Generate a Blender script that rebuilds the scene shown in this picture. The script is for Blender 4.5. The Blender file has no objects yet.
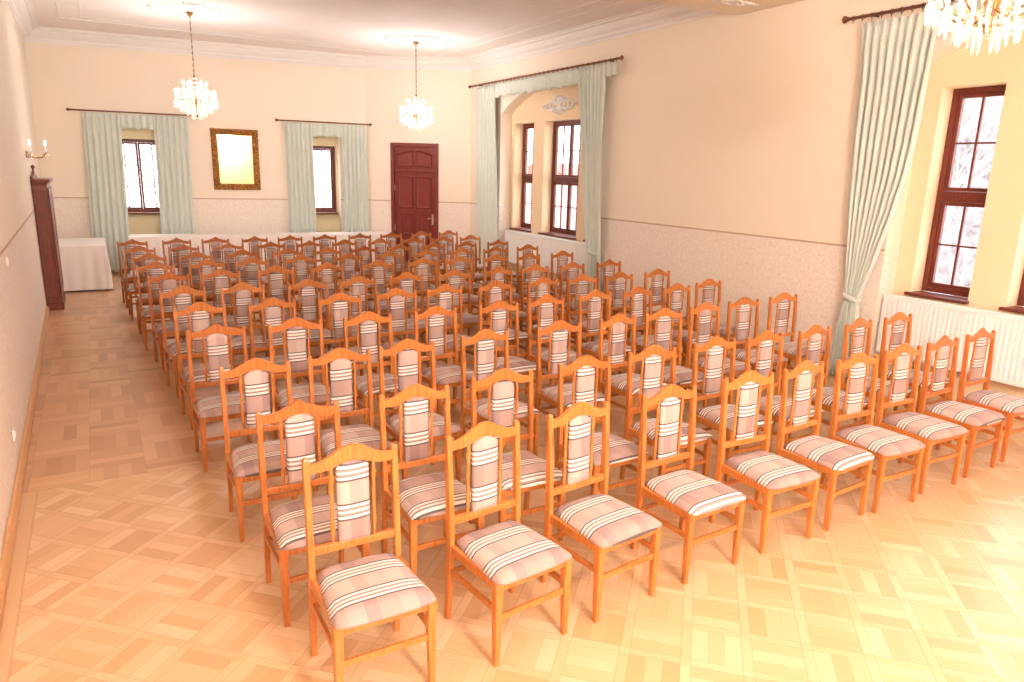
import bpy, bmesh, math, random
from mathutils import Vector, Matrix
PI = math.pi
random.seed(7)
C = bpy.context.scene.collection
SC = bpy.context.scene
# ------------------------------------------------------------------ camera
cam_d = bpy.data.cameras.new('camera'); cam = bpy.data.objects.new('camera', cam_d); C.objects.link(cam)
FPX = 707.3; H_CAM = 2.2475; PITCH = 0.2361; ROLL = 0.02645; YAW = 0.5312
fw = Vector((math.sin(YAW)*math.cos(PITCH), math.cos(YAW)*math.cos(PITCH), -math.sin(PITCH)))
rt0 = Vector((math.cos(YAW), -math.sin(YAW), 0)); up0 = rt0.cross(fw)
rt = math.cos(ROLL)*rt0 + math.sin(ROLL)*up0; up = -math.sin(ROLL)*rt0 + math.cos(ROLL)*up0
M = Matrix((rt, up, -fw)).transposed().to_4x4(); M.translation = Vector((0, 0, H_CAM))
cam.matrix_world = M
cam_d.sensor_width = 36; cam_d.lens = 36*FPX/1024; cam_d.clip_start = 0.05; cam_d.clip_end = 200
SC.camera = cam
# ------------------------------------------------------------------ view and world
SC.view_settings.view_transform = 'Standard'; SC.view_settings.look = 'None'
SC.view_settings.gamma = 1; SC.view_settings.use_curve_mapping = False
SC.view_settings.exposure = 1.24
world = bpy.data.worlds.new('world'); SC.world = world; world.use_nodes = True
bgn = world.node_tree.nodes['Background']
bgn.inputs[0].default_value = (0.93, 0.96, 1.0, 1); bgn.inputs[1].default_value = 2.7
CHANDELIER_POWER = 62; NEAR_POWER = 20; ADDED_HALL_POWER = 640

# ------------------------------------------------------------------ materials
def srgb(r, g, b):
    f = lambda c: (c/255/12.92) if c/255 <= .04045 else ((c/255+.055)/1.055)**2.4
    return (f(r), f(g), f(b), 1)
class NT:
    def __init__(s, name):
        s.m = bpy.data.materials.new(name); s.m.use_nodes = True
        s.t = s.m.node_tree; s.b = s.t.nodes['Principled BSDF']
    def n(s, typ, **kw):
        o = s.t.nodes.new(typ)
        for k, v in kw.items(): setattr(o, k, v)
        return o
    def L(s, a, b): s.t.links.new(a, b)
    def inp(s, sock, v):
        if hasattr(v, 'is_linked') or isinstance(v, bpy.types.NodeSocket): s.L(v, sock)
        else: sock.default_value = v
    def math(s, op, a, b=0.0, c=None):
        o = s.n('ShaderNodeMath', operation=op)
        s.inp(o.inputs[0], a); s.inp(o.inputs[1], b)
        if c is not None: s.inp(o.inputs[2], c)
        return o.outputs[0]
    def mix(s, f, a, b, blend='MIX'):
        o = s.n('ShaderNodeMix', data_type='RGBA', blend_type=blend)
        s.inp(o.inputs[0], f); s.inp(o.inputs[6], a); s.inp(o.inputs[7], b)
        return o.outputs[2]
    def noise(s, vec, scale, detail=3, rough=.55):
        o = s.n('ShaderNodeTexNoise'); o.inputs['Scale'].default_value = scale
        o.inputs['Detail'].default_value = detail; o.inputs['Roughness'].default_value = rough
        if vec is not None: s.L(vec, o.inputs['Vector'])
        return o.outputs[0]
    def ramp(s, fac, stops, interp='LINEAR'):
        o = s.n('ShaderNodeValToRGB'); o.color_ramp.interpolation = interp
        e = o.color_ramp.elements
        e[0].position = stops[0][0]; e[0].color = stops[0][1]
        e[1].position = stops[-1][0]; e[1].color = stops[-1][1]
        for p, c in stops[1:-1]:
            x = e.new(p); x.color = c
        s.L(fac, o.inputs[0]); return o.outputs[0]
    def coord(s, which='Object'):
        return s.n('ShaderNodeTexCoord').outputs[which]
    def mapv(s, vec, sc=(1, 1, 1), rot=(0, 0, 0)):
        o = s.n('ShaderNodeMapping'); s.L(vec, o.inputs[0])
        o.inputs['Scale'].default_value = sc; o.inputs['Rotation'].default_value = rot
        return o.outputs[0]
    def bump(s, h, strength=.2, dist=.01):
        o = s.n('ShaderNodeBump'); o.inputs['Strength'].default_value = strength
        o.inputs['Distance'].default_value = dist
        s.L(h, o.inputs['Height']); s.L(o.outputs[0], s.b.inputs['Normal'])
    def setp(s, rough=.5, metal=0, spec=None, col=None):
        s.b.inputs['Roughness'].default_value = rough; s.b.inputs['Metallic'].default_value = metal
        if spec is not None: s.b.inputs['Specular IOR Level'].default_value = spec
        if col is not None: s.inp(s.b.inputs['Base Color'], col)
        return s.m
def simple(name, col, rough=.5, metal=0, var=.06, scale=12, spec=None):
    k = NT(name); v = k.coord()
    f = k.noise(v, scale)
    dk = tuple(c*(1-var*2) for c in col[:3])+(1,)
    return k.setp(rough, metal, spec, k.mix(f, dk, col))

def wood_tint(name, base, dark, rough=.32, stretch=(30, 30, 2.5), tint=False, spec=.5):
    k = NT(name); v = k.coord()
    g = k.noise(k.mapv(v, stretch), 3, 5, .65)
    w = k.noise(k.mapv(v, (6, 6, .8)), 3, 2)
    f = k.math('MULTIPLY', g, 1.0)
    c = k.mix(k.ramp(f, [(.35, (0, 0, 0, 1)), (.65, (1, 1, 1, 1))]), dark, base)
    c = k.mix(k.math('MULTIPLY', w, .25), c, dark)
    if tint:
        oi = k.n('ShaderNodeObjectInfo'); c = k.mix(1.0, c, oi.outputs['Color'], 'MULTIPLY')
    k.bump(g, .05, .002)
    return k.setp(rough, 0, spec, c)

M_CHAIR = wood_tint('chair_wood', srgb(206, 134, 70), srgb(180, 104, 46), .30, tint=True)
M_DOOR = wood_tint('door_wood', srgb(142, 56, 48), srgb(112, 40, 34), .4)
M_WIN = wood_tint('window_wood', srgb(122, 50, 34), srgb(96, 36, 26), .4)
M_CAB = wood_tint('cabinet_wood', srgb(134, 56, 40), srgb(98, 36, 28), .3)
M_ROD = wood_tint('rod_wood', srgb(150, 92, 60), srgb(120, 70, 46), .4)

def fabric():
    k = NT('striped_fabric'); v = k.coord()
    sep = k.n('ShaderNodeSeparateXYZ'); k.L(v, sep.inputs[0])
    oi = k.n('ShaderNodeObjectInfo')
    # on the seat the bands follow the depth, on the back panel the height
    geo_z = sep.outputs[2]; y = sep.outputs[1]
    isback = k.math('GREATER_THAN', geo_z, .53)
    t = k.math('ADD', k.math('MULTIPLY', y, k.math('SUBTRACT', 1, isback)), k.math('MULTIPLY', geo_z, isback))
    wob = k.noise(v, 9, 2)
    t = k.math('ADD', t, k.math('MULTIPLY', wob, .006))
    t = k.math('ADD', t, k.math('MULTIPLY', oi.outputs['Alpha'], .19))
    u = k.math('FRACT', k.math('DIVIDE', k.math('ADD', t, 2.0), .19))
    W_ = srgb(244, 238, 230); D_ = srgb(52, 48, 62); T_ = srgb(164, 136, 128); G_ = srgb(104, 90, 96)
    stops = [(0, D_), (.05, W_), (.12, G_), (.145, T_), (.19, W_), (.245, T_), (.29, G_), (.315, W_), (.39, D_), (.44, T_), (.999, T_)]
    col = k.ramp(u, stops, 'CONSTANT')
    field = k.math('GREATER_THAN', u, .44)
    par = k.math('GREATER_THAN', k.math('FRACT', k.math('MULTIPLY', k.math('FLOOR', k.math('DIVIDE', k.math('ADD', t, 2.0), .19)), .5)), .25)
    x = sep.outputs[0]
    bl = k.math('FRACT', k.math('ADD', k.math('DIVIDE', x, .23), k.math('MULTIPLY', oi.outputs['Alpha'], 3.7)))
    fa = k.ramp(bl, [(0, srgb(176, 146, 138)), (.33, srgb(150, 122, 120)), (.6, srgb(168, 138, 130))], 'CONSTANT')
    fb = k.ramp(bl, [(0, srgb(200, 176, 166)), (.33, srgb(182, 156, 148)), (.6, srgb(192, 168, 158))], 'CONSTANT')
    col = k.mix(field, col, k.mix(par, fa, fb))
    # thin dark threads across the white bands
    thr = k.noise(k.mapv(v, (420, 60, 60)), 1, 1)
    col = k.mix(k.math('MULTIPLY', thr, .28), col, srgb(150, 125, 115))
    wv = k.noise(k.mapv(v, (160, 160, 160)), 2, 2)
    col = k.mix(k.math('MULTIPLY', wv, .22), col, srgb(214, 192, 178))
    k.bump(wv, .25, .002)
    col = k.mix(1.0, col, (.93, .91, .93, 1), 'MULTIPLY')
    k.b.inputs['Sheen Weight'].default_value = .08
    return k.setp(.88, 0, .2, col)
M_FAB = fabric()

def wall_mat(name, up_, low):
    k = NT(name); v = k.coord()
    sep = k.n('ShaderNodeSeparateXYZ'); k.L(v, sep.inputs[0])
    lowf = k.math('LESS_THAN', sep.outputs[2], 1.505)
    n1 = k.noise(v, 1.2, 3)
    cu = k.mix(k.math('MULTIPLY', n1, .3), up_, tuple(c*.94 for c in up_[:3])+(1,))
    vo = k.n('ShaderNodeTexVoronoi'); vo.inputs['Scale'].default_value = 15; k.L(v, vo.inputs['Vector'])
    n2 = k.noise(v, 26, 3, .6)
    pat = k.math('MULTIPLY', k.ramp(n2, [(.44, (0, 0, 0, 1)), (.6, (1, 1, 1, 1))]), .55)
    pat2 = k.math('MULTIPLY', k.ramp(vo.outputs['Distance'], [(.12, (1, 1, 1, 1)), (.3, (0, 0, 0, 1))]), .5)
    cl = k.mix(pat, low, tuple(min(1, c*m) for c, m in zip(low[:3], (1.14, 1.2, 1.28)))+(1,))
    cl = k.mix(pat2, cl, tuple(c*m for c, m in zip(low[:3], (.90, .84, .78)))+(1,))
    k.bump(n2, .08, .003)
    return k.setp(.75, 0, .25, k.mix(lowf, cu, cl))
M_WALL = wall_mat('wall_paint_and_paper', srgb(250, 237, 219), srgb(243, 228, 214))
M_NICHE = simple('niche_paint', srgb(245, 218, 180), .8, var=.02, scale=2)
M_NICHE_Y = simple('recess_paint', srgb(240, 222, 180), .8, var=.03, scale=2)
M_BORDER = simple('wall_border', srgb(216, 184, 158), .7, var=.1, scale=60)
M_PLASTER = simple('white_plaster', srgb(248, 243, 240), .7, var=.015, scale=6)
def ceil_mat():
    k = NT('ceiling_paint'); v = k.coord()
    n1 = k.noise(v, 1.5, 4); n2 = k.noise(v, 9, 3)
    c = k.mix(n1, srgb(244, 232, 228), srgb(250, 243, 240))
    k.bump(n2, .15, .01)
    return k.setp(.85, 0, .2, c)
M_CEIL = ceil_mat()
M_RAD = simple('radiator_enamel', srgb(246, 244, 242), .35, var=.01)
M_CLOTH = NT('white_table_linen'); _v = M_CLOTH.coord()
M_CLOTH.bump(M_CLOTH.noise(_v, 60, 2), .1, .002)
M_CLOTH = M_CLOTH.setp(.9, 0, .2, M_CLOTH.mix(M_CLOTH.noise(_v, 3), srgb(238, 228, 222), srgb(246, 240, 236)))
M_CLOTH2 = simple('beige_table_linen', srgb(232, 208, 190), .9, var=.03, scale=4)
def curtain_mat():
    k = NT('curtain_fabric'); v = k.coord()
    n = k.noise(k.mapv(v, (50, 50, 3)), 2, 3)
    c = k.mix(n, srgb(206, 215, 204), srgb(224, 230, 221))
    k.bump(n, .08, .003)
    k.b.inputs['Sheen Weight'].default_value = .3
    k.b.inputs['Transmission Weight'].default_value = 0
    return k.setp(.55, 0, .3, c)
M_CURT = curtain_mat()
M_BRASS = simple('aged_brass', srgb(176, 136, 84), .3, .9, var=.1)
M_IRON = simple('dark_metal', srgb(90, 62, 50), .4, .7, var=.1)
M_CHROME = simple('satin_metal', srgb(210, 190, 175), .3, .9)
M_PLASTIC = simple('white_plastic', srgb(245, 243, 240), .4, var=.01)
def gilt():
    k = NT('carved_gilt'); v = k.coord()
    n = k.noise(v, 30, 4, .7)
    vo = k.n('ShaderNodeTexVoronoi'); vo.inputs['Scale'].default_value = 22; k.L(v, vo.inputs['Vector'])
    c = k.ramp(n, [(.35, srgb(104, 62, 26)), (.5, srgb(168, 112, 52)), (.66, srgb(214, 164, 96))])
    k.bump(vo.outputs['Distance'], .8, .02)
    return k.setp(.38, .45, .5, c)
M_GILT = gilt()
def mirror():
    k = NT('mirror_glass'); v = k.coord()
    return k.setp(.04, 1.0, .5, k.mix(k.noise(v, 2), srgb(196, 164, 124), srgb(200, 168, 128)))
M_MIRROR = mirror()
def glass(name, rough=0.0, tint=(1, 1, 1, 1)):
    m = bpy.data.materials.new(name); m.use_nodes = True; t = m.node_tree
    for n in list(t.nodes): t.nodes.remove(n)
    o = t.nodes.new('ShaderNodeOutputMaterial'); mx = t.nodes.new('ShaderNodeMixShader')
    tr = t.nodes.new('ShaderNodeBsdfTransparent'); tr.inputs[0].default_value = tint
    gl = t.nodes.new('ShaderNodeBsdfGlossy'); gl.inputs['Roughness'].default_value = max(rough, .02)
    fr = t.nodes.new('ShaderNodeFresnel'); fr.inputs[0].default_value = 1.45
    ge = t.nodes.new('ShaderNodeNewGeometry'); iv = t.nodes.new('ShaderNodeMath'); iv.operation = 'SUBTRACT'; iv.inputs[0].default_value = 1
    mu = t.nodes.new('ShaderNodeMath'); mu.operation = 'MULTIPLY'      # only the outer face of the sheet reflects
    t.links.new(ge.outputs['Backfacing'], iv.inputs[1]); t.links.new(fr.outputs[0], mu.inputs[0]); t.links.new(iv.outputs[0], mu.inputs[1])
    t.links.new(mu.outputs[0], mx.inputs[0]); t.links.new(tr.outputs[0], mx.inputs[1]); t.links.new(gl.outputs[0], mx.inputs[2])
    t.links.new(mx.outputs[0], o.inputs[0]); return m
M_GLASS = glass('window_glass')
def crystal():
    m = bpy.data.materials.new('cut_crystal'); m.use_nodes = True; t = m.node_tree
    for n in list(t.nodes): t.nodes.remove(n)
    o = t.nodes.new('ShaderNodeOutputMaterial'); mx = t.nodes.new('ShaderNodeMixShader'); mx.inputs[0].default_value = .4
    tr = t.nodes.new('ShaderNodeBsdfTransparent'); tr.inputs[0].default_value = (1, .97, .93, 1)
    gl = t.nodes.new('ShaderNodeBsdfGlossy'); gl.inputs['Roughness'].default_value = .16; gl.inputs[0].default_value = (1, .97, .93, 1)
    t.links.new(tr.outputs[0], mx.inputs[1]); t.links.new(gl.outputs[0], mx.inputs[2]); t.links.new(mx.outputs[0], o.inputs[0]); return m
M_CRYSTAL = crystal()
def emit(name, col, s):
    m = bpy.data.materials.new(name); m.use_nodes = True; b = m.node_tree.nodes['Principled BSDF']
    b.inputs['Base Color'].default_value = col; b.inputs['Emission Color'].default_value = col; b.inputs['Emission Strength'].default_value = s
    return m
M_BULB = emit('lit_bulb', (1, .93, .84, 1), 5)
M_BARK = simple('tree_bark', srgb(170, 156, 152), .9, var=.15, scale=8)
M_BRICK = simple('red_render', srgb(206, 150, 146), .9, var=.08, scale=3)
M_ROOF = simple('roof_tiles', srgb(150, 90, 80), .9, var=.15, scale=6)
M_GROUND = simple('snowy_ground', srgb(224, 222, 224), .95, var=.05, scale=1)

def parquet():
    k = NT('parquet'); v = k.coord()
    sep = k.n('ShaderNodeSeparateXYZ'); k.L(v, sep.inputs[0])
    X, Y = sep.outputs[0], sep.outputs[1]
    m = k.math
    def basket(px, py, a, strip, nplank, seed):
        # cells of size a: a strip round two sides, the rest planks whose direction alternates
        cx = m('FLOOR', m('DIVIDE', px, a)); cy = m('FLOOR', m('DIVIDE', py, a))
        fx = m('FRACT', m('DIVIDE', px, a)); fy = m('FRACT', m('DIVIDE', py, a))
        par = m('FRACT', m('MULTIPLY', m('ADD', cx, cy), .5)); par = m('GREATER_THAN', par, .25)
        inv = m('SUBTRACT', 1, par)
        if strip > 0:
            sx = m('LESS_THAN', fx, strip); sy = m('LESS_THAN', fy, strip)
            gx = m('DIVIDE', m('SUBTRACT', fx, strip), 1-strip); gy = m('DIVIDE', m('SUBTRACT', fy, strip), 1-strip)
        else: gx, gy = fx, fy; sx = sy = None
        along = m('ADD', m('MULTIPLY', gx, par), m('MULTIPLY', gy, inv))
        pk = m('MULTIPLY', along, nplank); pid = m('FLOOR', pk); pf = m('FRACT', pk)
        edge = m('LESS_THAN', m('MINIMUM', pf, m('SUBTRACT', 1, pf)), .035)
        idv = k.n('ShaderNodeCombineXYZ')
        k.L(m('ADD', m('MULTIPLY', cx, 3.17), pid), idv.inputs[0]); k.L(m('ADD', cy, seed), idv.inputs[1]); k.L(m('MULTIPLY', par, 7.3), idv.inputs[2])
        wn = k.n('ShaderNodeTexWhiteNoise', noise_dimensions='3D'); k.L(idv.outputs[0], wn.inputs[0])
        r = wn.outputs[0]
        gaps = m('LESS_THAN', m('MINIMUM', m('MINIMUM', fx, m('SUBTRACT', 1, fx)), m('MINIMUM', fy, m('SUBTRACT', 1, fy))), .008)
        gap = m('MAXIMUM', m('MULTIPLY', edge, .5), gaps)
        if sx is not None:
            st = m('MAXIMUM', sx, sy)
            idc = k.n('ShaderNodeCombineXYZ'); k.L(cx, idc.inputs[0]); k.L(cy, idc.inputs[1]); k.L(m('ADD', sx, 11.0), idc.inputs[2])
            wn2 = k.n('ShaderNodeTexWhiteNoise', noise_dimensions='3D'); k.L(idc.outputs[0], wn2.inputs[0])
            r2 = m('ADD', m('MULTIPLY', wn2.outputs[0], .5), .45)
            r = m('ADD', m('MULTIPLY', r, m('SUBTRACT', 1, st)), m('MULTIPLY', r2, st))
            e1 = m('LESS_THAN', m('ABSOLUTE', m('SUBTRACT', fx, strip)), .012)
            e2 = m('LESS_THAN', m('ABSOLUTE', m('SUBTRACT', fy, strip)), .012)
            gap = m('MAXIMUM', m('MULTIPLY', gap, m('SUBTRACT', 1, st)), m('MAXIMUM', m('MAXIMUM', e1, e2), gaps))
        return r, gap
    s = .70711
    U = m('ADD', m('MULTIPLY', X, s), m('MULTIPLY', Y, s)); V = m('SUBTRACT', m('MULTIPLY', Y, s), m('MULTIPLY', X, s))
    rN, gN = basket(m('ADD', U, 20.02), m('ADD', V, 20.0), .288, .17, 3, 1.0)
    rF, gF = basket(m('ADD', X, 20.2), m('ADD', Y, 20.1), .37, 0, 4, 5.0)
    far = m('GREATER_THAN', Y, 5.55)
    far_gap = m('LESS_THAN', m('ABSOLUTE', m('SUBTRACT', Y, 5.55)), .006)
    r = m('ADD', m('MULTIPLY', rF, far), m('MULTIPLY', rN, m('SUBTRACT', 1, far)))
    g = m('MAXIMUM', m('ADD', m('MULTIPLY', gF, far), m('MULTIPLY', gN, m('SUBTRACT', 1, far))), far_gap)
    # border board along the left wall (near hall)
    bord = m('MULTIPLY', m('LESS_THAN', X, -.53), m('SUBTRACT', 1, far))
    bgap = m('MULTIPLY', m('LESS_THAN', m('ABSOLUTE', m('ADD', X, .53)), .006), m('SUBTRACT', 1, far))
    bb = m('FRACT', m('DIVIDE', Y, 1.3))
    r = m('ADD', m('MULTIPLY', r, m('SUBTRACT', 1, bord)), m('MULTIPLY', bord, .5))
    g = m('MAXIMUM', m('MULTIPLY', g, m('SUBTRACT', 1, bord)), bgap)
    near_c = k.ramp(r, [(0, srgb(202, 158, 114)), (.3, srgb(215, 174, 130)), (.7, srgb(222, 186, 144)), (1, srgb(232, 204, 166))])
    far_c = k.ramp(r, [(0, srgb(186, 136, 98)), (.35, srgb(204, 156, 116)), (.7, srgb(214, 168, 126)), (1, srgb(224, 182, 142))])
    c = k.mix(far, near_c, far_c)
    gr = k.noise(k.mapv(v, (9, 9, 1)), 6, 5, .7)
    c = k.mix(m('MULTIPLY', gr, .35), c, srgb(196, 140, 92))
    bl = k.noise(v, .8, 3)
    c = k.mix(m('MULTIPLY', bl, .25), c, srgb(226, 178, 130))
    c = k.mix(m('MULTIPLY', g, .26), c, srgb(150, 100, 62))
    k.bump(m('SUBTRACT', 1, g), .2, .001)
    rr = k.math('ADD', .22, m('MULTIPLY', gr, .16)); k.L(rr, k.b.inputs['Roughness'])
    c = k.mix(1.0, c, (.93, .92, .93, 1), 'MULTIPLY')
    k.L(c, k.b.inputs['Base Color']); k.b.inputs['Specular IOR Level'].default_value = .5
    return k.m
M_FLOOR = parquet()

# ------------------------------------------------------------------ mesh helpers
def obj(name, bm, mat, parent=None, smooth=False, bevel=0, loc=None):
    bmesh.ops.recalc_face_normals(bm, faces=bm.faces)
    me = bpy.data.meshes.new(name); bm.to_mesh(me); bm.free()
    o = bpy.data.objects.new(name, me); C.objects.link(o)
    for mm in (mat if isinstance(mat, (list, tuple)) else [mat]): me.materials.append(mm)
    if smooth:
        for p in me.polygons: p.use_smooth = True
    if bevel:
        b = o.modifiers.new('bevel', 'BEVEL'); b.width = bevel; b.segments = 2; b.limit_method = 'ANGLE'
    if parent: o.parent = parent
    if loc: o.location = loc
    return o
def box(bm, x0, x1, y0, y1, z0, z1, mi=0):
    vs = [bm.verts.new((x, y, z)) for z in (z0, z1) for y in (y0, y1) for x in (x0, x1)]
    for f in ((0, 1, 3, 2), (4, 6, 7, 5), (0, 4, 5, 1), (2, 3, 7, 6), (0, 2, 6, 4), (1, 5, 7, 3)):
        fc = bm.faces.new([vs[i] for i in f]); fc.material_index = mi
    return vs
def loft(bm, rings, cap=True, closed=True):
    vr = [[bm.verts.new(p) for p in r] for r in rings]
    n = len(vr[0])
    for a, b in zip(vr, vr[1:]):
        for i in range(n if closed else n-1):
            j = (i+1) % n
            bm.faces.new((a[i], a[j], b[j], b[i]))
    if cap and closed:
        bm.faces.new(vr[0]); bm.faces.new(vr[-1][::-1])
    return vr
def rect_ring(cx, cy, z, sx, sy): return [(cx-sx/2, cy-sy/2, z), (cx+sx/2, cy-sy/2, z), (cx+sx/2, cy+sy/2, z), (cx-sx/2, cy+sy/2, z)]
def lathe(bm, prof, seg=12, cx=0, cy=0):
    rings = [[(cx+r*math.cos(2*PI*i/seg), cy+r*math.sin(2*PI*i/seg), z) for i in range(seg)] for r, z in prof]
    loft(bm, rings)
def tube(bm, pts, r, seg=8):
    pts = [Vector(p) for p in pts]; rings = []
    for i, p in enumerate(pts):
        d = (pts[min(i+1, len(pts)-1)]-pts[max(i-1, 0)]).normalized()
        a = d.orthogonal().normalized() if i == 0 else (a-d*a.dot(d)).normalized()
        b = d.cross(a); rr = r[i] if isinstance(r, (list, tuple)) else r
        rings.append([p+rr*(math.cos(2*PI*k/seg)*a+math.sin(2*PI*k/seg)*b) for k in range(seg)])
    loft(bm, rings)
def prism(bm, poly, axis, a, b):
    # poly of 2D points extruded along axis ('x': (y,z), 'y': (x,z), 'z': (x,y))
    f = {'x': lambda p, t: (t, p[0], p[1]), 'y': lambda p, t: (p[0], t, p[1]), 'z': lambda p, t: (p[0], p[1], t)}[axis]
    A = [bm.verts.new(f(p, a)) for p in poly]; B = [bm.verts.new(f(p, b)) for p in poly]
    n = len(poly); bm.faces.new(A); bm.faces.new(B[::-1])
    for i in range(n): bm.faces.new((A[i], B[i], B[(i+1) % n], A[(i+1) % n]))
def empty(name, loc=(0, 0, 0), rz=0):
    o = bpy.data.objects.new(name, None); C.objects.link(o); o.empty_display_size = .1
    o.location = loc; o.rotation_euler = (0, 0, rz); return o
def tag(o, label=None, cat=None, group=None, kind=None):
    if label: o['label'] = label
    if cat: o['category'] = cat
    if group: o['group'] = group
    if kind: o['kind'] = kind
    return o
def struct(o): o['kind'] = 'structure'; return o
def copy_tree(o, parent=None):
    c = o.copy(); C.objects.link(c); c.parent = parent
    for ch in list(o.children): copy_tree(ch, c)
    return c

# ------------------------------------------------------------------ room shell
XR = 7.445; YN = -3.0; HC = 4.6
BA = -0.0996                                    # the back wall runs slightly askew
XL_B, YL_B = -0.8415, 16.67-math.tan(BA)*0.8415*0 + 0.084
def yb(x): return 16.67 + math.tan(BA)*x
CX, CY = 5.493, yb(5.493)                        # bend to the short corner wall
CY2 = 14.734                                     # where it meets the right wall
def xl(y): return -0.8415 + (16.75-y)*0.0166     # left wall
bm = bmesh.new(); box(bm, -1.4, 8.2, YN-.4, 17.4, -.12, 0); struct(obj('floor', bm, M_FLOOR))
bm = bmesh.new(); box(bm, -1.4, 8.2, YN-.4, 17.4, HC, HC+.12); struct(obj('ceiling', bm, M_CEIL))
# left wall
bm = bmesh.new(); prism(bm, [(xl(17.0), 17.0), (xl(17.0)-.35, 17.0), (xl(YN)-.35, YN-.3), (xl(YN), YN-.3)], 'z', 0, HC)
struct(obj('wall_left', bm, M_WALL))
# front wall behind the camera
bm = bmesh.new(); box(bm, xl(YN), XR, YN-.3, YN, 0, HC); struct(obj('wall_front', bm, M_WALL))

def slab(name, T, openings, length, th, mat, s0=0):
    """wall of a given length along local +x, thickness +y, with openings (a, b, z0, z1, rise)"""
    bm = bmesh.new(); cur = s0
    for a, b, z0, z1, rise in sorted(openings):
        if a > cur: box(bm, cur, a, 0, th, 0, HC)
        if z0 > 0: box(bm, a, b, 0, th, 0, z0)
        if rise == 0: box(bm, a, b, 0, th, z1, HC)
        else:
            n = 24
            for i in range(n):
                u0, u1 = i/n, (i+1)/n
                h = lambda u: z1+rise*math.sqrt(max(0, 1-(2*u-1)**2))**1.0 if False else z1+rise*(1-abs(2*u-1)**2.2)
                x0, x1 = a+(b-a)*u0, a+(b-a)*u1
                prism(bm, [(x0, h(u0)), (x1, h(u1)), (x1, HC), (x0, HC)], 'y', 0, th)
        cur = b
    if cur < length: box(bm, cur, length, 0, th, 0, HC)
    o = obj(name, bm, mat); o.matrix_world = T; return struct(o)
# local frames
def frame(px, py, ang): return Matrix.Translation((px, py, 0)) @ Matrix.Rotation(ang, 4, 'Z')
TB = frame(-0.8415-.1, yb(-.9415), math.atan(math.tan(BA)))       # back wall, local x to the right, local y away
def sx(x): return (x+.9415)/math.cos(math.atan(math.tan(BA)))
slab('wall_back', TB, [(sx(.16), sx(1.50), 0, 2.98, 0), (sx(3.78), sx(4.88), 0, 2.98, 0)], sx(CX)+.02, .26, M_WALL)
# recess backs with the window openings
def recess(x0, x1, wx0, wx1, nm):
    bm = bmesh.new(); a, b = sx(x0)-.05, sx(x1)+.05; wa, wb = sx(wx0), sx(wx1)
    y0, y1 = .25, .5
    box(bm, a, wa, y0, y1, 0, 3.05); box(bm, wb, b, y0, y1, 0, 3.05); box(bm, wa, wb, y0, y1, 0, 1.2); box(bm, wa, wb, y0, y1, 2.68, 3.05)
    o = obj(nm, bm, M_NICHE_Y); o.matrix_world = TB; struct(o)
recess(.16, 1.50, .28, 1.42, 'wall_recess_left'); recess(3.78, 4.88, 3.79, 4.84, 'wall_recess_right')
# short corner wall with the door opening
cang = math.atan2(CY2-CY, XR-CX); clen = math.hypot(XR-CX, CY2-CY)
TC = frame(CX, CY, cang)
slab('wall_corner', TC, [(.60, 1.62, 0, 2.76, 0)], clen+.1, .24, M_WALL)
# right wall: local x runs towards the camera, local y outwards
TR = frame(XR, 15.0, -PI/2)
TR = Matrix(((0, 1, 0, XR), (-1, 0, 0, 15.0), (0, 0, 1, 0), (0, 0, 0, 1)))   # (u, v) -> (XR+v, 15-u)
def ur(y): return 15.0-y
NF = (13.36, 9.86); NN = (4.66, 1.30); SPR, RISE = 3.38, .46
slab('wall_right', TR, [(ur(NF[0]), ur(NF[1]), 0, SPR, RISE), (ur(NN[0]), ur(NN[1]), 0, SPR, RISE)], ur(YN-.3), .255, M_WALL)
WB, WT = 1.065, 3.20
WINS_F = [(13.22, 12.46), (12.07, 10.86), (10.52, 9.98)]
WINS_N = [(4.46, 3.85), (3.49, 2.28), (1.94, 1.42)]
def niche_back(y0, y1, wins, nm):
    bm = bmesh.new(); cur = ur(y0)-.1
    for a, b in wins:
        box(bm, cur, ur(a), .255, .60, 0, HC); box(bm, ur(a), ur(b), .255, .60, 0, WB-.03); box(bm, ur(a), ur(b), .255, .60, WT, HC); cur = ur(b)
    box(bm, cur, ur(y1)+.1, .255, .60, 0, HC)
    o = obj(nm, bm, M_NICHE); o.matrix_world = TR; struct(o)
niche_back(NF[0], NF[1], WINS_F, 'wall_niche_far'); niche_back(NN[0], NN[1], WINS_N, 'wall_niche_near')

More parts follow.
